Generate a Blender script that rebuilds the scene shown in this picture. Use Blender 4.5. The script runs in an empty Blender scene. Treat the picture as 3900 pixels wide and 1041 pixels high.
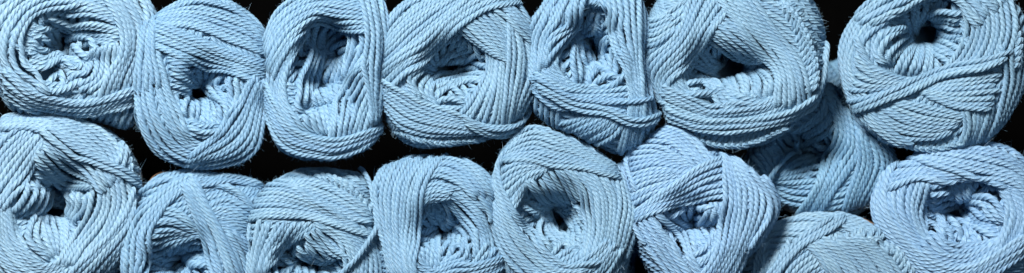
import bpy, math, random
import numpy as np

random.seed(7)
rng = np.random.default_rng(11)
U = 100.0                      # photograph pixels per scene unit
CX, CY = 1950.0, 520.5         # picture centre
CAM = 90.0                     # camera distance
C = bpy.context.scene.collection
COS, SIN = math.cos, math.sin

# ------------------------------------------------------------------ materials
def yarn_material(name, col, sat=1.0):
    m = bpy.data.materials.new(name); m.use_nodes = True
    nt = m.node_tree; n = nt.nodes; l = nt.links
    b = n['Principled BSDF']
    att = n.new('ShaderNodeAttribute'); att.attribute_name = 'strand_tone'
    tc = n.new('ShaderNodeTexCoord')
    no = n.new('ShaderNodeTexNoise'); no.inputs['Scale'].default_value = 1.3; no.inputs['Detail'].default_value = 3
    l.new(tc.outputs['Object'], no.inputs['Vector'])
    ramp = n.new('ShaderNodeValToRGB')
    ramp.color_ramp.elements[0].position = 0.0
    ramp.color_ramp.elements[0].color = (col[0]*0.80, col[1]*0.86, col[2]*0.93, 1)
    ramp.color_ramp.elements[1].position = 1.0
    ramp.color_ramp.elements[1].color = (min(col[0]*1.16, .95), min(col[1]*1.10, .95), min(col[2]*1.04, .95), 1)
    mix = n.new('ShaderNodeMath'); mix.operation = 'MULTIPLY_ADD'
    mix.inputs[1].default_value = 0.55; mix.inputs[2].default_value = 0.0
    l.new(att.outputs['Fac'], mix.inputs[0])
    add = n.new('ShaderNodeMath'); add.operation = 'MULTIPLY_ADD'; add.inputs[1].default_value = 0.45
    l.new(no.outputs['Fac'], add.inputs[0]); l.new(mix.outputs[0], add.inputs[2])
    l.new(add.outputs[0], ramp.inputs['Fac'])
    l.new(ramp.outputs['Color'], b.inputs['Base Color'])
    # fine fibres
    uv = n.new('ShaderNodeAttribute'); uv.attribute_name = 'fibre_uv'
    mp = n.new('ShaderNodeMapping'); mp.inputs['Scale'].default_value = (5.0, 26.0, 1.0)
    l.new(uv.outputs['Vector'], mp.inputs['Vector'])
    f = n.new('ShaderNodeTexNoise'); f.inputs['Scale'].default_value = 1.0; f.inputs['Detail'].default_value = 2
    l.new(mp.outputs[0], f.inputs['Vector'])
    bp = n.new('ShaderNodeBump'); bp.inputs['Strength'].default_value = 0.9; bp.inputs['Distance'].default_value = 0.05
    l.new(f.outputs['Fac'], bp.inputs['Height']); l.new(bp.outputs[0], b.inputs['Normal'])
    b.inputs['Roughness'].default_value = 0.5
    b.inputs['Specular IOR Level'].default_value = 0.75
    b.inputs['Sheen Weight'].default_value = 0.08
    b.inputs['Sheen Roughness'].default_value = 0.4
    b.inputs['Sheen Tint'].default_value = (0.75, 0.88, 1, 1)
    return m

def plain(name, col, rough=0.9, noise=0.25, scale=3.0):
    m = bpy.data.materials.new(name); m.use_nodes = True
    nt = m.node_tree; n = nt.nodes; l = nt.links; b = n['Principled BSDF']
    tc = n.new('ShaderNodeTexCoord')
    no = n.new('ShaderNodeTexNoise'); no.inputs['Scale'].default_value = scale; no.inputs['Detail'].default_value = 6
    l.new(tc.outputs['Object'], no.inputs['Vector'])
    r = n.new('ShaderNodeValToRGB')
    r.color_ramp.elements[0].color = tuple(c*(1-noise) for c in col) + (1,)
    r.color_ramp.elements[1].color = tuple(min(1, c*(1+noise)) for c in col) + (1,)
    l.new(no.outputs['Fac'], r.inputs['Fac']); l.new(r.outputs['Color'], b.inputs['Base Color'])
    b.inputs['Roughness'].default_value = rough
    b.inputs['Specular IOR Level'].default_value = 0.0
    return m

# ------------------------------------------------------------------ ball surface
GR = 0.04                      # grid step of a ball's unrolled surface
def catmull(P, step=0.02):
    P = np.asarray(P, float)
    if len(P) == 2:
        P = np.array([P[0], (P[0]+P[1])/2, P[1]])
    Q = np.vstack([2*P[0]-P[1], P, 2*P[-1]-P[-2]])
    out = []
    for i in range(1, len(Q)-2):
        p0, p1, p2, p3 = Q[i-1], Q[i], Q[i+1], Q[i+2]
        n = max(3, int(np.linalg.norm(p2-p1)/step))
        t = np.linspace(0, 1, n, endpoint=False)[:, None]
        out.append(0.5*((2*p1)+(-p0+p2)*t+(2*p0-5*p1+4*p2-p3)*t*t+(-p0+3*p1-3*p2+p3)*t**3))
    out.append(P[-1:])
    return np.vstack(out)

def resample(P, n):
    d = np.r_[0, np.cumsum(np.linalg.norm(np.diff(P, axis=0), axis=1))]
    s = np.linspace(0, d[-1], n)
    return np.stack([np.interp(s, d, P[:, k]) for k in range(P.shape[1])], 1)

def gsmooth(a, sig):
    if sig < 0.5 or len(a) < 5: return a
    k = int(min(sig*2.5, len(a)-1)); k = max(k, 1)
    x = np.arange(-k, k+1); w = np.exp(-x*x/(2*sig*sig)); w /= w.sum()
    if a.ndim == 1:
        return np.convolve(np.r_[np.full(k, a[0]), a, np.full(k, a[-1])], w, 'valid')
    return np.stack([gsmooth(a[:, i], sig) for i in range(a.shape[1])], 1)

class Ball:
    def __init__(s, spec):
        s.spec = spec
        ox, oy, sc = spec['frame']
        s.fr = (ox, oy, sc)
        pts = s.conv(spec['outline'])
        s.c0 = (pts.max(0)+pts.min(0))/2 if 'centre' not in spec else s.conv(spec['centre'])[0]
        pts = pts - s.c0
        ang = np.arctan2(pts[:, 1], pts[:, 0]); rad = np.hypot(pts[:, 0], pts[:, 1])
        o = np.argsort(ang); ang = ang[o]; rad = rad[o]
        A = np.r_[ang-2*np.pi, ang, ang+2*np.pi]; R = np.r_[rad, rad, rad]
        th = np.linspace(-np.pi, np.pi, 361)[:-1]
        r = np.interp(th, A, R)
        k = 9; w = np.hanning(2*k+1); w /= w.sum()
        r = np.convolve(np.r_[r[-k:], r, r[:k]], w, 'valid')
        s.th = np.r_[th, np.pi]; s.ro = np.r_[r, r[0]]
        h = spec['hole']
        s.hc = s.conv([h[0], h[1]])[0] - s.c0
        s.hr = (h[2]/sc/U, h[3]/sc/U)
        s.depth = spec.get('depth', 1.7)*1.32
        s.hmax = spec.get('bulge', 1.35)
        s.d = spec.get('d', 0.17)*1.12
        m = 2.0
        s.x0 = -(s.ro.max()+m); s.n = int(2*(s.ro.max()+m)/GR)+2
        g = s.x0 + np.arange(s.n)*GR
        X, Y = np.meshgrid(g, g, indexing='ij')
        P = s.phi(np.stack([X.ravel(), Y.ravel()], 1)).reshape(s.n, s.n, 3)
        dx = np.gradient(P, axis=0); dy = np.gradient(P, axis=1)
        N = np.cross(dx, dy); N /= np.linalg.norm(N, axis=2, keepdims=True)+1e-9
        # soften normals
        for _ in range(4):
            N = (N + np.roll(N, 1, 0)+np.roll(N, -1, 0)+np.roll(N, 1, 1)+np.roll(N, -1, 1))
            N /= np.linalg.norm(N, axis=2, keepdims=True)+1e-9
        s.P, s.N = P, N
        s.L = np.zeros((s.n, s.n))
        s.strands = []          # (E, L, r, part)
    def conv(s, flat):
        a = np.asarray(flat, float).reshape(-1, 2)
        ox, oy, sc = s.fr
        return np.stack([((a[:, 0]/sc+ox)-CX)/U, (CY-(a[:, 1]/sc+oy))/U], 1)
    def Ro(s, phi): return np.interp(phi, s.th, s.ro)
    def Rh(s, phi):
        a, b = s.hr
        return a*b/np.sqrt((b*np.cos(phi))**2+(a*np.sin(phi))**2)
    def solve_w(s, p):
        lo = np.full(len(p), -1.0); hi = np.full(len(p), 1.0)
        for _ in range(26):
            w = (lo+hi)/2
            k = np.clip(w, 0, 1)[:, None]
            c = s.hc*(1-k)
            d = p-c; phi = np.arctan2(d[:, 1], d[:, 0]); D = np.hypot(d[:, 0], d[:, 1])
            kk = k[:, 0]
            R = np.where(w < 0, s.Rh(phi)*(1+w), s.Rh(phi)*(1-kk)+s.Ro(phi)*kk)
            out = D > R
            lo = np.where(out, w, lo); hi = np.where(out, hi, w)
        return (lo+hi)/2
    def phi(s, p):
        phi = np.arctan2(p[:, 1], p[:, 0]); D = np.hypot(p[:, 0], p[:, 1]); R = s.Ro(phi)
        over = np.maximum(D-R, 0)
        w = s.solve_w(p); w = np.where(over > 0, 1.0, w)
        u = w-0.30
        zo = s.hmax*np.sqrt(np.clip(1-np.abs(np.clip(u, 0, None)/0.70)**2.3, 0, 1))
        zi = s.hmax - s.depth*(1-np.exp(-(np.clip(-u, 0, None)/0.52)**2))
        z = np.where(u > 0, zo, zi)
        sc = s.fr[2]
        pit = [(s.spec['pit'][0], s.spec['pit'][1], .36*U*sc, .30*U*sc, 0, -.6)] if 'pit' in s.spec else []
        rb = random.Random(len(s.spec['label'])*7)
        for k in range(5):
            th = k*1.257+rb.uniform(0, .6); Rr = float(s.Rh(np.array([th]))[0])*rb.uniform(.5, .7)
            d = p-(s.hc+Rr*np.array([COS(th), SIN(th)]))
            e = (-d[:, 0]*SIN(th)+d[:, 1]*COS(th))/.42; f = (d[:, 0]*COS(th)+d[:, 1]*SIN(th))/.24
            z = z + rb.uniform(.1, .65)*np.exp(-(e*e+f*f))
        for (bx, by, rx, ry, an, hh) in list(s.spec.get('bumps', ()))+pit:
            q = s.conv([bx, by])[0]-s.c0; d = p-q; an = -math.radians(an)
            e = (d[:, 0]*COS(an)+d[:, 1]*SIN(an))/(rx/sc/U); f = (-d[:, 0]*SIN(an)+d[:, 1]*COS(an))/(ry/sc/U)
            z = z + hh*np.exp(-(e*e+f*f))
        k = np.where(over > 0, (R*(1-0.05*over**2/2.0))/np.maximum(D, 1e-6), 1.0)
        return np.stack([p[:, 0]*k, p[:, 1]*k, z-over], 1)
    def samp(s, G, E):
        f = np.clip((E-s.x0)/GR, 0, s.n-2.001); i = f.astype(int); t = f-i
        a, b = i[:, 0], i[:, 1]; u, v = t[:, 0], t[:, 1]
        if G.ndim == 3: u = u[:, None]; v = v[:, None]
        return G[a, b]*(1-u)*(1-v)+G[a+1, b]*u*(1-v)+G[a, b+1]*(1-u)*v+G[a+1, b+1]*u*v
    def stamp(s, L, E, H, rad):
        k = int(rad/GR)+1
        ij = np.rint((E-s.x0)/GR).astype(int)
        for a in range(-k, k+1):
            for b in range(-k, k+1):
                dd = math.hypot(a, b)*GR
                if dd > rad: continue
                h = H - (rad-math.sqrt(max(rad*rad-dd*dd, 0)))*0.8
                x = np.clip(ij[:, 0]+a, 0, s.n-1); y = np.clip(ij[:, 1]+b, 0, s.n-1)
                np.maximum.at(L, (x, y), h)
    def lay(s, paths, part='outer', squish=0.8, tension=0.28, lift=0.0, r=None):
        before = s.L.copy(); own = np.full_like(s.L, -9.0)
        pre = []; M = 160
        for E in paths:
            rr = (r or s.d/2)*random.uniform(0.94, 1.06)
            n = len(E)
            tan = np.gradient(E, axis=0); tan /= np.linalg.norm(tan, axis=1, keepdims=True)+1e-9
            nor = np.stack([-tan[:, 1], tan[:, 0]], 1)
            ph = random.uniform(0, 6.28); t = np.arange(n)*0.02
            E = E + nor*(0.014*np.sin(t*random.uniform(1.2, 2.6)+ph)+0.010*np.sin(t*random.uniform(4, 7)+ph*2))[:, None]
            raw = np.maximum.reduce([s.samp(before, E), s.samp(before, E+nor*rr*.55), s.samp(before, E-nor*rr*.55)])
            h = np.maximum(gsmooth(raw, tension/0.02), raw-(0.09 if part == 'outer' else 0.05))
            pre.append((E, n, rr, np.interp(np.linspace(0, n-1, M), np.arange(n), h)))
        Hs = np.stack([p[3] for p in pre])
        if len(pre) > 2:
            for _ in range(3):
                up = np.vstack([Hs[1:], Hs[-1:]]); dn = np.vstack([Hs[:1], Hs[:-1]])
                Hs = np.maximum(0.25*up+0.5*Hs+0.25*dn, Hs-0.05)
        for (E, n, rr, _), hh in zip(pre, Hs):
            h = np.interp(np.arange(n), np.linspace(0, n-1, M), hh)
            h = np.maximum(h, s.samp(own, E))
            h = gsmooth(h, 5) + rr*squish + lift + random.uniform(-.02, .026)
            if part[:5] in ('inner', 'outer', 'cross'):
                g = np.minimum(np.arange(n), np.arange(n)[::-1])*0.02
                reach, dive = ((.30, .40) if part == 'inner' else (.22, .16))
                h = h - dive*np.clip(1-g/reach, 0, 1)**2
            s.strands.append((E, h, rr, part))
            s.stamp(s.L, E, h+rr*squish*0.9, rr)
            s.stamp(own, E, h+rr*0.3, rr*0.4)
    def band(s, A, B, n=None, part='outer', lift=0.0, tension=0.38, **k):
        A = catmull(s.conv(A)-s.c0); B = catmull(s.conv(B)-s.c0)
        m = max(len(A), len(B)); A = resample(A, m); B = resample(B, m)
        if n is None or n > 1:
            wmax = np.percentile(np.linalg.norm(A-B, axis=1), 75)
            nn = int(round(wmax/(s.d*(1.27 if part == 'inner' else .99))))+1
            n = max(nn, 2) if n is None else max(2, int(round((n+2*nn)/3)))
        paths = []
        for i in range(n):
            t = i/(n-1) if n > 1 else 0.0
            tt = t + (random.uniform(-.27, .27)/(n-1) if n > 2 else 0)
            Q = A*(1-tt)+B*tt
            L = np.linalg.norm(np.diff(Q, axis=0), axis=1).sum()
            # ends tuck away: extend slightly and unevenly
            if part == 'outer':
                e0 = Q[0]-(Q[min(12, len(Q)-1)]-Q[0])/np.linalg.norm(Q[min(12, len(Q)-1)]-Q[0]+1e-9)*random.uniform(0.05, .35)
                e1 = Q[-1]+(Q[-1]-Q[-13])/np.linalg.norm(Q[-1]-Q[-13]+1e-9)*random.uniform(0.05, .35) if len(Q) > 13 else Q[-1]
                Q = np.vstack([e0, Q, e1])
            paths.append(resample(Q, max(8, int(L/0.02))))
        order = list(range(len(paths)))
        s.lay([paths[i] for i in order], part, lift=lift, tension=tension, r=s.d*.61 if part == 'inner' else None)
    def auto(s, K=13, seed=0):
        rr = random.Random(seed); a0 = rr.uniform(0, 6.28)
        # winding over the end face, tangent to the hole
        for k in range(K):
            th = a0 + k*2.399; sg = 1 if k % 2 else -1
            nrm = np.array([COS(th), SIN(th)]); tau = np.array([-SIN(th), COS(th)])*sg
            rh = float(s.Rh(np.array([th]))[0])
            span = float(s.Ro(np.array([th]))[0]) + 0.9 - rh
            nst = max(6, int(span/(s.d*1.02)))
            paths = []
            for i in range(nst):
                off = rh*0.92 + i*s.d*1.02
                c = s.hc*(1-min(1, i/nst)) + nrm*off
                T = np.linspace(-1, 1, 9)*(s.ro.max()+1.2)
                bend = -0.05*T*T*(0.4+0.06*i)
                tilt = (i/nst-.5)*0.25
                q = c[None]+tau[None]*T[:, None]+nrm[None]*(bend+tilt*T)[:, None]
                Q = catmull(q)
                D = np.hypot(Q[:, 0], Q[:, 1]); ph = np.arctan2(Q[:, 1], Q[:, 0])
                ok = D < s.Ro(ph)+1.75
                idx = np.where(ok)[0]
                if len(idx) > 20: paths.append(Q[idx[0]:idx[-1]+1])
            s.lay(paths, 'outer', squish=0.5, tension=0.15)
    def chevron(s, spine, hl, ang=40, step=1.25):
        # turns of neighbouring wraps locking over one another along a ridge
        Q = catmull(s.conv(spine)-s.c0); hl = hl/s.fr[2]/U
        L = np.linalg.norm(np.diff(Q, axis=0), axis=1).sum()
        n = int(L/(s.d*step)); Q = resample(Q, n+2); T = np.gradient(Q, axis=0); T /= np.linalg.norm(T, axis=1, keepdims=True)
        for i in range(1, n+1):
            for sd in (1, -1):
                a = math.radians(ang+random.uniform(-5, 5))*sd
                t = T[i]; d = np.array([t[0]*COS(a)-t[1]*SIN(a), t[0]*SIN(a)+t[1]*COS(a)])
                q0 = Q[i]-d*s.d*.7; e = hl*random.uniform(.85, 1.15)
                bend = np.array([-d[1], d[0]])*(-sd)*0.12*e
                s.lay([catmull([q0, q0+d*e*.5+bend, q0+d*e])], 'outer', squish=.62, tension=.06)
    def auto_inner(s, K=6, seed=0):
        # slack turns folding over the lip and down into the hole
        rr = random.Random(seed+5); a0 = rr.uniform(0, 6.28)
        Rm = (s.hr[0]+s.hr[1])/2
        for k in range(5):
            th = a0 + k*2.4; nrm = np.array([COS(th), SIN(th)]); tau = np.array([-SIN(th), COS(th)])
            R = float(s.Rh(np.array([th]))[0]); base = R*rr.uniform(.2, .6); tl = rr.uniform(-.35, .35); paths = []
            for i in range(rr.randint(3, 5)):
                T = np.linspace(-1, 1, 7)*Rm*1.05
                paths.append(catmull(s.hc[None]+nrm[None]*(base+i*s.d*1.3-0.25*T*T+tl*T)[:, None]+tau[None]*T[:, None]))
            s.lay(paths, 'inner', squish=0.7, tension=0.08, r=s.d*.61)
        for k in range(K):
            th = a0 + 2*math.pi*k/K + rr.uniform(-.3, .3)
            R = float(s.Rh(np.array([th]))[0]); n = rr.randint(3, 7); sw = rr.choice((-1, 1, 1))*rr.uniform(.3, 1.5); reach = rr.uniform(.5, .9)
            paths = []
            for i in range(n):
                a = th + (i-(n-1)/2)*s.d*1.3/(0.62*R)
                t = np.linspace(0, 1, 6)
                rad = R*(1.05-reach*t); ang = a + sw*t*t + 0.15*np.sin(t*3)
                paths.append(catmull(s.hc[None]+np.stack([rad*s.hr[0]/max(s.hr)*0+rad*np.cos(ang), rad*np.sin(ang)], 1)))
            s.lay(paths, 'inner', squish=0.75, tension=0.08, r=s.d*.61)
    # ---------------------------------------------------------- mesh
    def build(s, parts_mat, root, zscale):
        Lref = s.spec.get('lref', np.percentile(s.L[s.L > 0.02], 60) - 0.02)
        F = s.L
        acc = {}
        for (E, h, r, part) in s.strands:
            top = s.samp(F, E)
            vis = (top - h) < 0.30
            # widen visible spans
            k = 12; vis = np.convolve(np.r_[np.zeros(k), vis, np.zeros(k)], np.ones(2*k+1), 'valid') > 0
            idx = np.where(vis)[0]
            if len(idx) < 6: continue
            for run in np.split(idx, np.where(np.diff(idx) > 1)[0]+1):
                if len(run) < 8: continue
                e = E[run]; P = s.samp(s.P, e); N = s.samp(s.N, e)
                N = gsmooth(N, 6); N /= np.linalg.norm(N, axis=1, keepdims=True)+1e-9
                X = P + N*(h[run]-Lref)[:, None]
                X = gsmooth(X, 3)
                L = np.linalg.norm(np.diff(X, axis=0), axis=1).sum()
                m = max(4, int(L/0.055))
                XN = resample(np.hstack([X, N]), m)
                X, N = XN[:, :3], XN[:, 3:]
                acc.setdefault(part, []).append((X, N, r))
        tris = {}
        for part, lst in acc.items():
            V = []; Fq = []; tone = []; uvs = []; base = 0
            nl = 10
            for (X, N, r) in lst:
                m = len(X)
                T = np.gradient(X, axis=0); T /= np.linalg.norm(T, axis=1, keepdims=True)+1e-9
                S = np.cross(T, N); S /= np.linalg.norm(S, axis=1, keepdims=True)+1e-9
                Nn = np.cross(S, T)
                seg = np.r_[0, np.cumsum(np.linalg.norm(np.diff(X, axis=0), axis=1))]
                pitch = s.d*5.8
                tw = seg/pitch*2*np.pi + random.uniform(0, 6.28) + 0.25*np.sin(seg*2.3+random.uniform(0, 6))
                ks = np.arange(nl)
                a = ks[None]*2*np.pi/nl + tw[:, None]
                lob = np.where(ks % 2 == 0, 1.11, 0.84)[None]*r
                thick = 1+0.05*np.sin(seg*3.1+random.uniform(0, 6))[:, None]
                taper = np.ones((m, 1)); taper[0] = .35; taper[-1] = .35
                rad = lob*thick*taper
                V.append((X[:, None, :]+S[:, None, :]*(np.cos(a)*rad)[..., None]+Nn[:, None, :]*(np.sin(a)*rad)[..., None]).reshape(-1, 3))
                i = np.arange(m-1)[:, None]*nl; j = ks[None]; j2 = (ks+1)[None] % nl
                q = np.stack([i+j, i+j2, i+nl+j2, i+nl+j], -1).reshape(-1, 4)+base
                Fq.append(q)
                t0 = random.random()
                tone.append(np.full(m*nl, t0))
                off = random.uniform(0, 50)
                uu = np.repeat(seg[:, None], nl, 1)*1.0+off
                vv = np.repeat(np.abs(ks-nl/2)[None]/nl, m, 0)*1.0
                uvs.append(np.stack([uu, vv, np.full_like(uu, off)], -1).reshape(-1, 3))
                base += m*nl
            nv_main = base
            # stray fibres standing off the strands
            ncount = int(2.6*s.spec.get('fuzz', 5200) * (1.0 if part == 'outer' else 0.12))
            if ncount > 0 and part in ('outer', 'inner'):
                VV = np.vstack(V)
                pick = rng.integers(0, len(VV), ncount)
                start = VV[pick]
                PN = s.samp(s.N, start[:, :2])
                dirn = rng.normal(size=(ncount, 3)); dirn /= np.linalg.norm(dirn, axis=1, keepdims=True)
                # outward from the body axis and the face
                rim = start.copy(); rim[:, 2] *= 0.5; rim /= np.linalg.norm(rim, axis=1, keepdims=True)+1e-9
                dirn = dirn + rim*1.0; dirn /= np.linalg.norm(dirn, axis=1, keepdims=True)
                ln = rng.uniform(0.05, 0.17, ncount)*(1+1.0*(rng.random(ncount) > .93))
                curl = rng.normal(size=(ncount, 3)); w = 0.0035
                side = np.cross(dirn, curl); side /= np.linalg.norm(side, axis=1, keepdims=True)+1e-9
                pts = []
                for kk in range(4):
                    t = kk/3.0
                    c = start + dirn*(ln*t)[:, None] + curl*(0.35*ln*t*t)[:, None]
                    ww = w*(1-0.6*t)
                    pts += [c-side*ww, c+side*ww]
                Pv = np.stack(pts, 1).reshape(-1, 3)
                b0 = base + np.arange(ncount)[:, None]*8
                for kk in range(3):
                    Fq.append(np.stack([b0[:, 0]+2*kk, b0[:, 0]+2*kk+1, b0[:, 0]+2*kk+3, b0[:, 0]+2*kk+2], 1))
                V.append(Pv); tone.append(np.full(len(Pv), .9)); uvs.append(np.zeros((len(Pv), 3)))
                base += len(Pv)
            V = np.vstack(V)*zscale; Fq = np.vstack(Fq).astype(np.int32)
            name = {'outer': 'outer_winding', 'inner': 'inner_coil', 'loose': 'loose_strand', 'cross': 'crossing_strand'}[part.split('#')[0]]
            me = bpy.data.meshes.new(name)
            me.vertices.add(len(V)); me.vertices.foreach_set('co', V.astype(np.float32).ravel())
            me.loops.add(len(Fq)*4); me.loops.foreach_set('vertex_index', Fq.ravel())
            me.polygons.add(len(Fq)); me.polygons.foreach_set('loop_start', np.arange(len(Fq), dtype=np.int32)*4)
            me.polygons.foreach_set('use_smooth', np.zeros(len(Fq), bool))
            at = me.attributes.new('strand_tone', 'FLOAT', 'POINT'); at.data.foreach_set('value', np.concatenate(tone).astype(np.float32))
            au = me.attributes.new('fibre_uv', 'FLOAT_VECTOR', 'POINT'); au.data.foreach_set('vector', np.vstack(uvs).astype(np.float32).ravel())
            me.update(calc_edges=True)
            me.materials.append(parts_mat)
            o = bpy.data.objects.new(name, me); C.objects.link(o); o.parent = root
        s.core(parts_mat, root, zscale, Lref)
    def core(s, mat, root, zscale, Lref):
        # the packed yarn beneath the visible winding, closed at the back
        nth = 72; V = []
        ths = np.linspace(-np.pi, np.pi, nth, endpoint=False)
        ws = [-0.95, -.8, -.65, -.6, -.5, -.4, -.2, 0, .15, .3, .45, .6, .75, .86, .94, .985]
        for w in ws:
            k = max(w, 0); c = s.hc*(1-k)
            if w < -.25 and 'pit' in s.spec: c = c + (s.conv(s.spec['pit'])[0]-s.c0-s.hc)*(-w)
            R = s.Rh(ths)*(1+w) if w < 0 else s.Rh(ths)*(1-k)+s.Ro(ths)*k
            e = np.stack([c[0]+R*np.cos(ths), c[1]+R*np.sin(ths)], 1)
            p = s.phi(e); N = s.samp(s.N, e); V.append(p-N*(Lref+0.05)-np.array([0, 0, 3.2*min(1, max(0, (-0.55-w)/0.15))]))
        for dpt, k in ((.3, 1.0), (.8, .99), (1.5, .96), (2.3, .9), (3.2, .8), (3.9, .6), (4.2, .3)):
            R = (s.Ro(ths)-Lref+.02)*k
            V.append(np.stack([R*np.cos(ths), R*np.sin(ths), np.full(nth, -dpt)], 1))
        V = np.vstack(V); nr = len(ws)+7; F = []
        for i in range(nr-1):
            for j in range(nth):
                F.append((i*nth+j, i*nth+(j+1) % nth, (i+1)*nth+(j+1) % nth, (i+1)*nth+j))
        F.append(tuple(range((nr-1)*nth, nr*nth))); F.append(tuple(range(nth))[::-1])
        me = bpy.data.meshes.new('packed_core'); me.from_pydata((V*zscale).tolist(), [], F); me.materials.append(mat)
        at = me.attributes.new('strand_tone', 'FLOAT', 'POINT'); at.data.foreach_set('value', np.full(len(V), .2, np.float32))
        me.polygons.foreach_set('use_smooth', np.ones(len(F), bool))
        o = bpy.data.objects.new('packed_core', me); C.objects.link(o); o.parent = root

def make_ball(spec, idx):
    s = Ball(spec)
    s.auto(spec.get('K', 12), idx*3+1)
    if not spec.get('noinner'): s.auto_inner(spec.get('KI', 5), idx)
    nl = 0
    for b in spec.get('bands', ()):
        kind = b[0]; A = b[1]; B = b[2]; n = b[3] if len(b) > 3 else None
        if kind == 'i': s.band(A, B, n, 'inner', tension=0.13)
        elif kind == 'o': s.band(A, B, n, 'outer')
        elif kind == 'v': s.chevron(A, B, *b[3:])
        elif kind == 'l':
            nl += 1; s.band(A, B or A, n or 1, 'loose#%d' % nl, lift=b[4] if len(b) > 4 else .03)
        elif kind == 'c':
            nl += 1; s.band(A, B or A, n or 1, 'cross#%d' % nl, lift=.01)
    z0 = spec.get('z', 0.0)
    k = (CAM-(z0+0.9))/CAM                     # apparent size kept at its own depth
    root = bpy.data.objects.new('yarn_ball', None); C.objects.link(root)
    cx, cy = s.c0
    cam = np.array([0, 0, CAM]); tgt = np.array([cx, cy, 0.0])
    pos = cam + (tgt-cam)*((CAM-z0)/CAM)
    root.location = pos.tolist()
    import mathutils
    dv = mathutils.Vector((cam-pos).tolist()).normalized()
    root.rotation_euler = mathutils.Vector((0, 0, 1)).rotation_difference(dv).to_euler()
    root['label'] = spec['label']; root['category'] = 'yarn ball'; root['group'] = 'balls of light blue cotton yarn stacked end on'
    s.build(MAT[spec.get('mat', 'sky')], root, k)
    if 'sleeve' in spec:
        a0, a1, bulge, d0, lobes = spec['sleeve']
        ths = np.radians(np.linspace(a0, a1, 40)); V = []; F = []
        tt = np.linspace(0, 1, 40)
        for (dp, dr) in ((d0, 0.0), (d0+1.6, -0.02), (d0+1.6, -0.05), (d0, -0.03)):
            R = s.Ro(ths) - 0.06 + bulge*np.abs(np.sin(np.pi*lobes*tt)) + dr
            V += np.stack([R*np.cos(ths), R*np.sin(ths), np.full(40, -dp)], 1).tolist()
        for r_ in range(4):
            for j in range(39):
                a = r_*40+j; b = ((r_+1) % 4)*40+j; F.append((a, a+1, b+1, b))
        F += [(0, 40, 80, 120), (39, 159, 119, 79)]
        me = bpy.data.meshes.new('paper_sleeve'); me.from_pydata((np.array(V)*k).tolist(), [], F)
        me.materials.append(MAT['kraft'])
        o = bpy.data.objects.new('paper_sleeve', me); C.objects.link(o); o.parent = root
    return root

MAT = {
 'sky':   yarn_material('sky_blue_cotton',  (0.185, 0.355, 0.515)),
 'pale':  yarn_material('pale_blue_cotton', (0.222, 0.388, 0.528)),
 'grey':  yarn_material('grey_blue_cotton', (0.20, 0.366, 0.508)),
 'clear': yarn_material('clear_blue_cotton', (0.215, 0.39, 0.575)),
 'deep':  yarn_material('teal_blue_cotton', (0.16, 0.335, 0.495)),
 'kraft': plain('kraft_paper', (0.22, 0.13, 0.08)),
 'dark':  plain('shelf_gap_shade', (0.0012, 0.0012, 0.0012), 1.0),  # near black: shade of the gaps between balls painted as colour
}

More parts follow.
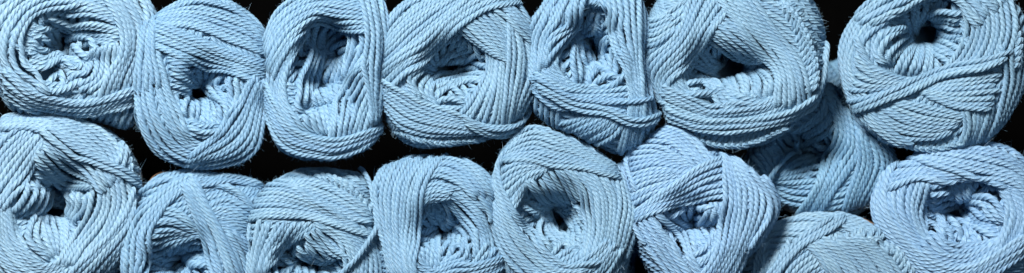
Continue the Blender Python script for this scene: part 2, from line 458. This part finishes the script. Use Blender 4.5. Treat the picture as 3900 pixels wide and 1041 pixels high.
BALLS = [
 dict(frame=(0,0,1.1467), d=.185, mat='pale', label='wide open ball with two fat rolls in its hole, top left corner',
  outline=[-75,250,-70,100,0,-70,200,-120,420,-110,570,-50,640,50,640,150,605,250,592,340,585,440,578,560,520,585,440,548,300,515,180,503,60,505,0,460,-45,380],
  pit=(268, 165), hole=(262,205,185,150), depth=1.5, bumps=[(160,190,100,65,30,.75),(360,215,95,42,-5,.55),(380,90,80,80,0,.3),(300,350,190,60,0,.3)],
  bands=[('i',[180,60,260,65,330,95],[200,120,260,152,330,150],5),
   ('i',[65,210,140,285,250,275],[110,105,200,115,270,190],7),
   ('i',[265,235,285,185,350,175,450,225],[290,268,330,245,400,250,450,245],4),
   ('o',[290,0,380,10,490,60],[330,160,400,170,480,200],8),
   ('o',[50,200,100,310,200,300,300,268],[420,430,490,340,500,210],14),
   ('o',[80,235,130,300,230,300],[100,330,160,345,240,330],4),
   ('o',[300,10,180,30,95,95,50,200,70,300,170,380],[250,-60,100,-40,0,50,-40,200,-10,330,120,430],9),
   ('o',[420,-40,500,110,500,240,430,370,410,430],[560,-50,625,100,598,260,588,400],9),
   ('o',[560,-40,600,60,590,180],[630,20,650,90,620,180],4),
   ('o',[30,300,130,390,320,440,450,415,580,370],[0,420,130,485,330,510,450,490,570,455],7)]),
 dict(frame=(450,0,.983), d=.165, mat='sky', label='second ball of the top row, small square dark hole under a slanting wide band', fuzz=6500,
  outline=[130,70,200,15,300,-2,400,10,490,50,540,100,555,200,557,300,548,400,542,520,500,592,420,635,330,643,230,612,150,570,80,510,53,440,58,330,75,200,100,120],
  pit=(300, 290), hole=(315,345,90,105), depth=2.0, bumps=[(310,405,75,40,10,.75),(310,480,70,25,0,.3)],
  bands=[('v',[110,520,200,580,300,615],35),
   ('v',[440,580,500,520,530,430],35),
   ('v',[200,30,320,15,430,35],40),
   ('i',[340,260,350,310,400,410],[430,280,440,340,420,430],6),
   ('i',[160,200,215,225,258,245],[200,340,225,350,245,400],7),
   ('i',[230,375,228,420,250,448],[365,360,402,405,390,465],9),
   ('i',[235,450,300,470,375,465],[245,490,300,515,350,510],3),
   ('o',[130,55,250,15,400,25,500,75,560,170],[160,95,280,105,400,150,555,210],9),
   ('o',[150,110,150,220,200,380,270,520,330,545],[100,110,65,250,60,400,110,530,220,605],10),
   ('o',[130,90,260,130,400,190,560,240],[140,180,260,225,400,262,557,335],8),
   ('o',[270,570,350,500,430,400,480,300],[250,625,400,615,500,540,548,330],10),
   ('o',[145,100,135,200,145,300],[105,115,78,250,65,340],4)]),
 dict(frame=(950,0,.983), d=.165, mat='sky', label='tall narrow ball with long upright hole, third in the top row',
  outline=[60,120,90,40,150,-30,300,-70,430,-50,500,0,528,60,512,200,492,300,490,420,492,510,440,572,350,608,250,625,160,612,90,562,68,500,62,380,62,250],
  pit=(290, 165), hole=(285,265,110,190), depth=2.0, bumps=[(280,375,85,45,-25,.8),(300,260,60,50,-40,.6),(270,450,80,30,0,.4),(190,300,25,100,8,.35)],
  bands=[('v',[120,530,220,585,350,585,440,540],35),
   ('i',[215,150,168,280,165,400,200,430],[242,180,235,280,205,360],5),
   ('i',[245,310,262,260,310,205],[360,320,385,270,352,195],7),
   ('i',[325,50,372,160,370,300],[430,60,432,190,400,300],5),
   ('i',[198,345,205,390,240,418],[310,315,335,360,340,400],7),
   ('i',[180,425,205,465,245,515],[300,395,320,450,340,510],8),
   ('o',[430,100,430,220,370,330,310,430,290,515],[495,100,485,300,470,400,440,500],10),
   ('o',[205,120,140,250,135,370,220,490,330,525],[70,190,65,300,70,400,120,520,300,590],9),
   ('o',[90,290,150,160,240,85,340,105,440,115],[62,150,100,50,200,-20,350,-40,460,-10],12),
   ('o',[395,-30,432,110,430,260,445,430],[500,-30,512,150,492,300,475,440],7),
   ('o',[65,320,140,450,250,515,360,515,480,473],[66,430,140,540,270,572,380,560,470,515],6)]),
 dict(frame=(1400,0,.983), d=.157, mat='grey', label='broad round ball with a band rising diagonally, fourth in the top row',
  outline=[57,150,80,60,140,0,230,-40,400,-60,520,-30,590,30,622,120,637,240,632,320,605,400,560,452,500,502,380,537,270,552,160,547,90,510,58,430,47,330,52,240],
  pit=(370, 225), hole=(310,265,115,110), depth=2.0, bumps=[(310,340,100,45,0,.6),(290,220,60,35,0,.4)],
  bands=[('v',[110,490,220,518,330,525,440,510],40),
   ('v',[600,110,615,200,610,290],35),
   ('i',[235,240,290,200,330,180],[300,255,370,220,410,200],5),
   ('i',[190,230,150,290,190,370],[235,310,225,345,270,395],5),
   ('i',[215,310,300,285,415,250],[240,355,330,352,430,300],5),
   ('i',[250,365,300,362,370,370],[260,400,310,412,370,400],3),
   ('o',[440,130,445,260,410,340,350,420],[520,120,505,300,495,400,480,470],8),
   ('o',[330,100,400,150,470,200,500,215],[500,0,580,100,628,220,628,300],13),
   ('o',[520,40,530,180,520,300,500,460],[560,60,620,180,628,300,560,440],7),
   ('o',[60,270,160,190,280,90,400,0],[58,150,90,60,150,0,230,-40],11),
   ('o',[400,0,500,60,600,170],[470,-30,560,30,620,120],5),
   ('o',[80,340,200,215,295,130,430,45,560,20],[50,265,170,170,300,60,430,-40],8),
   ('o',[55,300,200,385,330,425,430,465,560,455],[58,400,130,470,250,500,400,495,500,485],9),
   ('c',[350,430,450,470,550,450,622,395],[360,450,450,490,560,470,610,420],2)]),
 dict(frame=(1980,0,.983), d=.17, mat='sky', label='narrow ball with stray end crossing its upright bundle, fifth in the top row',
  outline=[42,60,120,-10,200,-50,330,-60,430,-30,470,60,482,200,492,330,522,420,515,500,450,555,370,588,280,545,200,502,120,472,60,432,43,330,45,200,40,130],
  pit=(300, 205), hole=(265,170,110,130), depth=2.1, bumps=[(200,225,40,75,-10,.7),(290,80,50,40,0,.3),(330,300,60,25,-20,.3)],
  bands=[('i',[180,90,240,65,280,40],[230,190,290,155,340,110],7),
   ('i',[160,150,165,220,215,320],[232,150,240,220,300,300],6),
   ('i',[305,240,320,180,345,100],[350,300,375,250,400,170],5),
   ('i',[240,310,300,270,345,300],[290,335,350,315,405,270],5),
   ('o',[140,470,220,450,290,425],[290,540,360,500,405,440],9),
   ('o',[230,20,160,130,130,230,180,310,290,330],[60,60,55,200,70,290,90,340],9),
   ('o',[260,-30,210,50,150,120,110,230],[130,-30,70,90,55,180,65,280],8),
   ('o',[75,275,180,335,300,345,410,330],[70,340,140,400,280,405,405,440],8),
   ('o',[430,-20,450,100,450,300,480,480],[470,20,480,150,490,330,515,450],4),
   ('o',[320,-30,360,100,400,250,412,400,370,580],[430,-20,440,150,450,300,460,400,450,550],7),
   ('c',[75,285,180,350,330,382,490,366],None,1),
   ('c',[80,310,200,380,330,405,420,440,530,425],[85,330,200,400,330,425,420,460,520,440],2)]),
 dict(frame=(2400,0,.9825), d=.165, mat='grey', label='largest ball, wide almond shaped hole, sixth in the top row', fuzz=8000,
  outline=[53,180,63,80,100,10,180,-50,350,-90,550,-80,680,-30,732,60,748,180,742,280,702,370,655,440,590,512,500,553,400,558,300,538,200,492,135,440,95,370,60,280],
  pit=(350, 235), hole=(385,265,150,100), depth=2.0, bumps=[(450,315,85,38,-8,.8),(280,325,50,30,20,.4),(400,150,90,40,20,.35)],
  bands=[('v',[200,490,330,525,460,530,600,470],45),
   ('i',[240,230,280,265,330,275],[290,185,330,240,375,215],5),
   ('i',[345,290,365,335,375,380],[500,250,545,300,530,360],9),
   ('i',[215,300,265,315,300,365],[290,300,325,335,350,395],5),
   ('i',[190,350,300,370,350,405,430,400],[340,345,420,385,530,375],5),
   ('o',[300,150,400,190,500,215],[330,50,440,130,520,200],8),
   ('o',[65,110,130,60,200,10],[80,290,150,225,250,130],9),
   ('o',[60,60,100,80,160,60],[60,170,110,170,170,120],5),
   ('o',[370,50,290,150,205,260,150,320,140,410],[240,-40,190,110,90,230,85,300,115,370],10),
   ('v',[560,-10,630,70,672,160,690,250,675,330],75),
   ('o',[150,320,250,370,330,402,500,385,600,330],[135,430,250,480,350,490,500,465,640,400],9),
   ('o',[340,0,430,120,520,205,555,290,550,370],[430,-60,560,120,645,240,672,380],11),
   ('c',[145,395,260,440,400,445,560,425,660,370,715,290,745,150],[150,430,270,475,400,485,560,460,650,415,705,350,735,250],3)]),
 dict(frame=(3150,0,.9827), d=.175, mat='grey', label='ball with strands crossed diagonally below its round hole, top right corner', z=.2,
  outline=[63,200,78,120,130,40,220,-40,380,-100,560,-100,680,-40,745,60,768,200,752,320,710,420,645,502,540,553,430,568,330,562,230,532,150,480,98,400,68,300],
  pit=(365, 130), hole=(400,140,130,125), depth=2.1, bumps=[(250,160,30,70,15,.4),(350,230,60,40,0,.5),(460,120,50,60,0,.4)],
  bands=[('v',[150,440,230,505,340,540,440,545,530,520],40),
   ('v',[700,60,715,160,705,260],40),
   ('i',[300,80,225,120,200,200,240,245],[312,120,285,170,262,210,275,245],4),
   ('i',[270,275,295,210,335,180],[405,275,395,225,380,180],7),
   ('i',[420,90,470,120,525,130],[400,170,440,225,490,240],6),
   ('i',[380,40,440,20,520,50],[400,75,460,85,520,110],4),
   ('o',[290,380,400,400,525,425],[190,440,280,505,400,515,460,500],9),
   ('o',[520,420,530,480,500,545],[640,330,625,450,570,555],7),
   ('o',[150,400,190,460,300,530],[180,400,230,460,330,520],4),
   ('o',[380,0,250,70,160,140,140,220,200,290],[220,-40,100,80,72,200,85,320,150,460],8),
   ('o',[520,20,545,120,500,220,430,280],[690,-20,705,100,685,200,640,270],9),
   ('o',[140,150,180,235,260,275,360,300],[125,400,200,370,300,335,370,310],9),
   ('o',[370,310,500,270,650,235],[400,360,500,400,620,405],9),
   ('o',[190,90,300,40,400,-5,500,10,560,80],[130,50,230,-30,380,-80,560,-60,650,0],8),
   ('o',[665,190,685,300,655,430,600,530],[752,200,740,300,705,400,640,500],5),
   ('c',[125,400,350,300,500,258,695,190],[125,415,370,330,500,290,665,228],3)]),
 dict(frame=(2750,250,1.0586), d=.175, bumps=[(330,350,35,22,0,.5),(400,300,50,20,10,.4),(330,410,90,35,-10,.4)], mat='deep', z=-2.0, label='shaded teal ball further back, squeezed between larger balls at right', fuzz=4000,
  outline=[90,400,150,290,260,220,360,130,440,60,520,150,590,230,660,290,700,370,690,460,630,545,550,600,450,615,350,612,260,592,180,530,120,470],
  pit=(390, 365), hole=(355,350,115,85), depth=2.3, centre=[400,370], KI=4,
  bands=[('i',[285,350,340,335,370,345],[310,300,390,285,455,320],4),
   ('o',[130,360,170,400,200,450],[240,290,260,350,240,400],7),
   ('o',[250,430,330,400,425,385],[200,500,280,550,380,560],9),
   ('o',[310,250,400,200,430,130],[360,275,430,265,480,230],5),
   ('o',[440,140,480,300,400,480,310,610],[560,220,565,350,470,500,390,615],9),
   ('o',[550,290,560,400,500,570],[640,270,705,400,620,570],10),
   ('l',[290,265,262,370,190,490],None,1,.25)]),
 dict(frame=(0,400,1.0733), d=.175, mat='pale', label='ball with tall hole and heavy coils, bottom left corner',
  outline=[-65,150,0,55,100,38,200,43,320,68,430,100,510,160,562,250,572,340,562,440,522,560,480,700,350,770,150,780,-30,730,-90,500,-95,300],
  pit=(180, 345), hole=(215,420,130,175), depth=1.9, bumps=[(165,540,75,85,30,.7),(105,385,50,60,0,.6),(300,420,40,60,0,.3)],
  bands=[('v',[470,130,500,230,510,330],50),
   ('v',[500,400,480,520,430,620],35),
   ('i',[190,330,220,380,265,365],[190,385,230,412,275,430],4),
   ('i',[110,270,160,300,200,300],[150,240,220,270,280,310],3),
   ('i',[270,340,290,400,270,470],[350,350,345,420,300,505],5),
   ('i',[80,310,70,370,40,450],[150,320,165,380,110,470],6),
   ('i',[95,440,100,560,190,645],[235,465,260,540,245,600],9),
   ('o',[20,420,55,560,160,655,260,610,340,500],[-40,420,-40,600,80,720,250,730,410,620],10),
   ('o',[350,290,365,400,330,500,230,630],[480,250,510,400,450,540,340,690],9),
   ('o',[0,430,80,315,135,230,180,160],[-60,260,-20,180,30,130,80,100],10),
   ('o',[130,235,200,280,280,335,355,340],[180,145,250,200,320,265,360,300],7),
   ('o',[-10,105,130,110,240,190,345,280,390,350],[-10,55,150,45,330,85,440,155,480,270],10),
   ('o',[520,340,480,450,380,580,250,700],[510,500,470,600,400,710],7),
   ('c',[140,115,280,205,430,268,560,345],[170,105,300,185,440,250,565,325],2),
   ('c',[482,180,478,215,470,265],[468,170,462,210,452,250],2)]),
 dict(frame=(400,600,1.56), d=.17, mat='sky', z=-.3, label='second ball of the bottom row, curved bundle over its left shoulder',
  sleeve=(103,131,.24,.35,1),
  outline=[195,220,260,140,340,95,450,85,620,100,780,125,880,170,925,230,895,330,862,420,855,560,850,700,800,900,600,1000,350,1000,150,920,85,750,105,550,150,380,185,270],
  pit=(480, 560), hole=(400,630,185,150), depth=2.0,
  bands=[('i',[230,580,330,560,400,545],[240,650,350,640,520,570],5),
   ('i',[380,700,450,680,570,590],[450,760,520,700,600,640],5),
   ('o',[230,560,330,500,420,470,550,470],[330,310,420,330,520,420,600,480],11),
   ('o',[600,300,700,270,830,320],[650,400,750,480,850,650],11),
   ('o',[700,180,800,250,855,350],[600,180,700,200,800,260],6),
   ('o',[200,220,300,160,420,110,560,110],[330,140,420,160,500,190],5),
   ('o',[650,450,720,560,770,720],[780,480,840,600,850,720],6),
   ('o',[210,700,235,480,340,300,470,205,600,185,720,165,850,185],[100,700,145,400,300,230,450,150,600,125,780,135,905,195],8),
   ('o',[450,210,530,380,590,520,630,720],[510,165,600,320,680,480,770,720],7)]),
 dict(frame=(900,600,1.56), d=.17, mat='grey', z=-.25, label='third ball of the bottom row, loose end trailing down its right side',
  outline=[130,240,180,170,260,115,340,80,500,72,650,78,740,85,800,170,822,330,842,480,882,640,860,850,700,1000,400,1030,150,950,58,750,62,550,72,400,98,300],
  pit=(300, 540), hole=(400,640,190,130), depth=1.9,
  bands=[('i',[225,580,245,640,270,720],[350,560,370,620,330,720],6),
   ('i',[420,710,430,650,460,620],[510,710,525,660,545,640],3),
   ('i',[370,510,450,570,550,620],[460,480,540,520,640,575],6),
   ('o',[90,400,72,550,68,730],[480,405,390,450,260,520,205,620],13),
   ('o',[370,530,460,580,545,625],[470,410,560,500,635,570],7),
   ('o',[470,400,600,500,640,600,640,720],[760,430,805,500,850,620,850,730],11),
   ('v',[430,120,560,150,680,220,760,340],75),
   ('o',[300,180,400,145,550,180,700,280,790,390],[330,195,430,275,580,345,760,405],9),
   ('o',[190,180,300,190,430,255,580,335],[78,390,200,365,400,365,560,400,770,480],10),
   ('l',[722,70,758,180,784,330,786,400,730,540,655,680,625,740],None,1,.12)]),
 dict(frame=(1380,540,1.3733), d=.16, mat='sky', z=-.15, label='fourth ball of the bottom row, upright strands beside a ragged round hole',
  outline=[58,200,110,135,200,80,330,62,430,72,520,88,620,130,672,220,672,350,695,480,742,600,742,750,600,850,350,880,180,840,98,680,68,480,48,320],
  pit=(400, 450), hole=(420,480,150,140), depth=1.9, bumps=[(430,410,50,30,0,.4),(430,590,100,40,0,.5)],
  bands=[('v',[640,190,660,300,680,420],40),
   ('i',[275,490,320,430,370,430],[320,550,360,500,400,480],5),
   ('i',[400,370,430,420,490,430],[440,350,490,390,520,420],4),
   ('i',[275,560,305,620,330,690],[390,500,400,600,390,680],6),
   ('i',[420,560,450,520,480,480],[520,600,550,560,560,500],5),
   ('i',[440,640,490,600,560,590],[420,680,500,660,570,620],4),
   ('o',[400,290,500,400,565,500,565,590],[480,255,620,350,685,470,700,600],10),
   ('o',[560,560,520,630,410,660],[725,600,640,690,500,740],8),
   ('o',[290,350,340,310,410,300],[320,240,400,225,500,250],6),
   ('o',[400,110,500,180,600,280,650,400],[520,95,620,170,665,280,685,430],9),
   ('o',[330,200,400,180,500,225,560,280],[370,110,450,105,560,160,645,280],7),
   ('o',[250,550,300,650,400,690,560,655,730,600],[200,640,280,730,450,740,600,710,735,650],6),
   ('o',[415,90,330,200,275,400,255,560,280,720],[90,150,65,280,85,450,150,680],14)]),
 dict(frame=(1820,450,1.164), d=.158, mat='grey', z=.05, label='fifth ball of the bottom row, strands spiralling neatly round a deep hole', fuzz=6500,
  outline=[57,260,95,150,180,78,280,48,380,58,470,98,560,150,622,220,662,330,692,450,682,600,640,750,500,830,300,840,150,760,85,560,60,400],
  pit=(330, 385), hole=(350,440,150,140), depth=2.0, bumps=[(330,320,80,30,10,.5),(290,570,80,35,35,.5)],
  bands=[('v',[640,270,668,380,665,500,640,600],38),
   ('v',[140,140,220,80,330,65],40),
   ('i',[200,390,240,460,300,540],[310,380,330,450,355,540],7),
   ('i',[350,370,400,420,440,530],[430,345,480,400,490,480],6),
   ('i',[230,440,255,530,340,600],[270,420,300,500,400,570],5),
   ('i',[320,615,380,580,440,600],[360,655,420,645,510,580],4),
   ('o',[105,240,180,205,260,205,330,210],[150,430,190,355,230,290,285,245],10),
   ('o',[240,305,275,345,325,350],[390,225,440,290,475,340],10),
   ('o',[380,220,470,320,500,460,470,620],[585,245,622,380,605,540,550,670],12),
   ('o',[605,230,622,400,600,580],[665,330,692,450,665,610],6),
   ('o',[560,560,480,630,350,690],[620,600,560,700,450,770],8),
   ('o',[120,190,250,190,340,212,450,220,590,265],[100,150,230,65,350,80,500,145,615,220],11),
   ('o',[120,165,92,230,120,330,200,480,300,590,400,655,520,640],[62,250,65,400,105,570,200,690,350,760],10)]),
 dict(frame=(2350,450,1.164), d=.17, mat='clear', z=.1, label='clear blue ball with one band slanting above its hole, sixth in the bottom row', fuzz=6500,
  outline=[35,220,78,150,150,68,230,42,320,72,420,118,500,150,600,208,662,290,694,380,680,470,655,560,585,640,540,720,400,800,250,790,130,650,80,520,52,400],
  pit=(335, 450), hole=(360,480,115,90), depth=2.1, bumps=[(400,430,50,40,-30,.5)],
  bands=[('v',[640,280,672,380,650,490],45),
   ('v',[140,105,230,70,330,100],40),
   ('i',[280,480,330,510,400,510],[360,400,420,385,460,400],7),
   ('i',[300,540,330,565,370,610],[360,530,390,570,430,590],5),
   ('i',[390,550,400,480,435,375],[445,590,485,500,485,380],5),
   ('o',[85,140,200,140,320,200,410,220],[60,400,150,345,300,285,400,230],14),
   ('o',[170,105,260,120,360,225],[230,45,350,105,440,190],7),
   ('o',[90,300,60,200,110,120],[60,300,38,210,90,130],2),
   ('o',[340,625,400,600,465,540],[370,690,430,650,490,600],5),
   ('o',[190,415,280,525,340,620,400,720],[85,455,130,545,200,650,280,750],8),
   ('o',[85,465,200,405,330,372,495,340],[75,430,230,320,350,235,475,175],8),
   ('o',[478,165,490,300,490,440,465,580,380,700],[560,190,660,330,645,480,565,640,500,740],12),
   ('o',[600,260,660,400,600,560],[650,290,692,390,650,540],4),
   ('c',[35,200,42,320,100,460,150,560],None,1)]),
 dict(frame=(2800,780,2.636), d=.165, mat='pale', z=-0.55, label='ball at the bottom edge with herringbone strands and no hole in view', fuzz=6500,
  sleeve=(28,172,.25,.3,2),
  outline=[270,330,400,250,560,185,700,125,830,88,1000,95,1200,145,1400,225,1560,330,1700,430,1810,560,1860,700,1850,1100,1500,1500,1000,1650,500,1500,150,1100,90,750,170,450],
  hole=(950,1000,220,200), depth=1.6,
  bands=[('o',[300,380,450,330,700,320,880,300],[350,260,600,180,800,140,1000,180],8),
   ('o',[900,140,1050,200,1250,330],[1100,120,1300,200,1500,330],6),
   ('o',[220,800,270,560,340,400],[560,400,540,520,480,620,380,800],8),
   ('o',[430,800,560,620,730,470],[780,860,880,740,990,690],8),
   ('v',[780,420,960,425,1120,415,1290,395,1480,400],190,48),
   ('v',[1480,400,1600,480,1700,600,1780,720],110,42),
   ('o',[720,400,850,520,970,700,1000,820],[1290,390,1500,520,1660,700,1700,880],14),
   ('o',[320,800,600,470,800,320,1010,180],[400,800,670,480,880,350,1140,200],3)]),
 dict(frame=(3300,500,1.2717), d=.185, mat='clear', z=.1, label='bright clear blue ball with loosely coiled hole, bottom right corner', fuzz=7000,
  outline=[55,340,88,240,170,150,260,105,400,85,560,75,650,70,740,105,825,200,868,350,875,550,800,700,650,800,450,800,280,750,150,610,78,460],
  pit=(475, 400), hole=(480,400,170,140), depth=1.8, bumps=[(600,400,60,75,-20,.6),(400,310,60,45,0,.5),(420,470,60,45,30,.5)],
  bands=[('i',[430,260,460,300,480,335],[525,245,525,290,505,325],4),
   ('i',[320,285,370,255,415,260],[325,385,400,372,475,335],6),
   ('i',[490,350,515,410,600,445],[535,290,645,330,700,445],7),
   ('i',[500,430,530,480,640,505],[520,400,570,440,640,470],4),
   ('i',[340,400,345,470,400,550],[435,415,490,470,540,530],6),
   ('o',[150,210,138,330,190,480,300,610],[320,270,285,400,330,520,420,600],11),
   ('o',[330,480,400,560,520,565,665,520],[300,590,400,650,530,650,670,560],6),
   ('o',[530,230,640,250,705,350,700,460,660,560],[740,260,805,350,795,500,710,630],8),
   ('o',[150,290,250,240,350,240,450,238],[195,150,350,145,460,190,570,222],8),
   ('o',[240,130,400,180,560,215,720,250,810,340],[300,100,500,78,650,80,760,130,850,240],10),
   ('o',[180,145,130,250,130,370,200,510,330,625,450,665,600,625,780,500],[88,260,58,350,95,490,200,630,350,750,550,740,820,570],7)]),
 # balls of which only a dark sliver shows, deeper in the stack
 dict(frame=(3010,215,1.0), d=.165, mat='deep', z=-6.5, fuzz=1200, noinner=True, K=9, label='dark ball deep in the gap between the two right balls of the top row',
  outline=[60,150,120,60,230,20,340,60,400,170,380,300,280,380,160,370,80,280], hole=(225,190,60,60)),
 dict(frame=(2300,800,1.0), d=.165, mat='sky', z=-3.6, fuzz=1200, noinner=True, K=9, label='shadowed ball wedged low between the fifth and sixth balls of the bottom row',
  outline=[20,150,80,60,180,30,280,70,330,180,320,320,200,400,60,330], hole=(175,220,60,60)),
]
import os
for i, sp in enumerate(BALLS):
    make_ball(sp, i)

# ------------------------------------------------------------------ shelf back panel, gap shade put into its colour
def box(name, x0, x1, y0, y1, z0, z1, mat):
    v = [(x, y, z) for x in (x0, x1) for y in (y0, y1) for z in (z0, z1)]
    f = [(0, 1, 3, 2), (4, 6, 7, 5), (0, 4, 5, 1), (2, 3, 7, 6), (0, 2, 6, 4), (1, 5, 7, 3)]
    me = bpy.data.meshes.new(name); me.from_pydata(v, [], f); me.materials.append(mat)
    o = bpy.data.objects.new(name, me); C.objects.link(o); return o
o = box('backdrop', -40, 40, -20, 20, -11.5, -11, MAT['dark']); o['kind'] = 'structure'

# ------------------------------------------------------------------ light
def area(name, loc, tgt, size, sy, power, col):
    d = bpy.data.lights.new(name, 'AREA'); d.shape = 'RECTANGLE'; d.size = size; d.size_y = sy; d.energy = power; d.color = col
    o = bpy.data.objects.new(name, d); C.objects.link(o); o.location = loc
    import mathutils
    o.rotation_euler = (mathutils.Vector(tgt)-mathutils.Vector(loc)).to_track_quat('-Z', 'Y').to_euler()
    return o
area('key_lamp', (-26, 56, 68), (0, 0, 0), 28, 20, 203000, (1.0, 0.975, 0.945))
area('fill_lamp', (16, 10, 70), (0, 0, 0), 26, 18, 5000, (0.70, 0.88, 1.0))

W = bpy.data.worlds.new('World'); bpy.context.scene.world = W; W.use_nodes = True
W.node_tree.nodes['Background'].inputs[0].default_value = (0.05, 0.25, 0.55, 1)
W.node_tree.nodes['Background'].inputs[1].default_value = 0.06

cd = bpy.data.cameras.new('camera'); cam = bpy.data.objects.new('camera', cd); C.objects.link(cam)
cam.location = (0, 0, CAM); cd.sensor_width = 36; cd.lens = 36*(CAM-0.9)/39.0
cd.clip_end = 400
cd.dof.use_dof = True; cd.dof.focus_distance = CAM-1.0; cd.dof.aperture_fstop = cd.lens/1000/1.6
S = bpy.context.scene
S.camera = cam
S.view_settings.view_transform = 'Standard'; S.view_settings.look = 'None'
S.view_settings.exposure = 0.0; S.view_settings.gamma = 1.0
S.render.engine = 'CYCLES'
S.cycles.max_bounces = 8; S.cycles.diffuse_bounces = 5
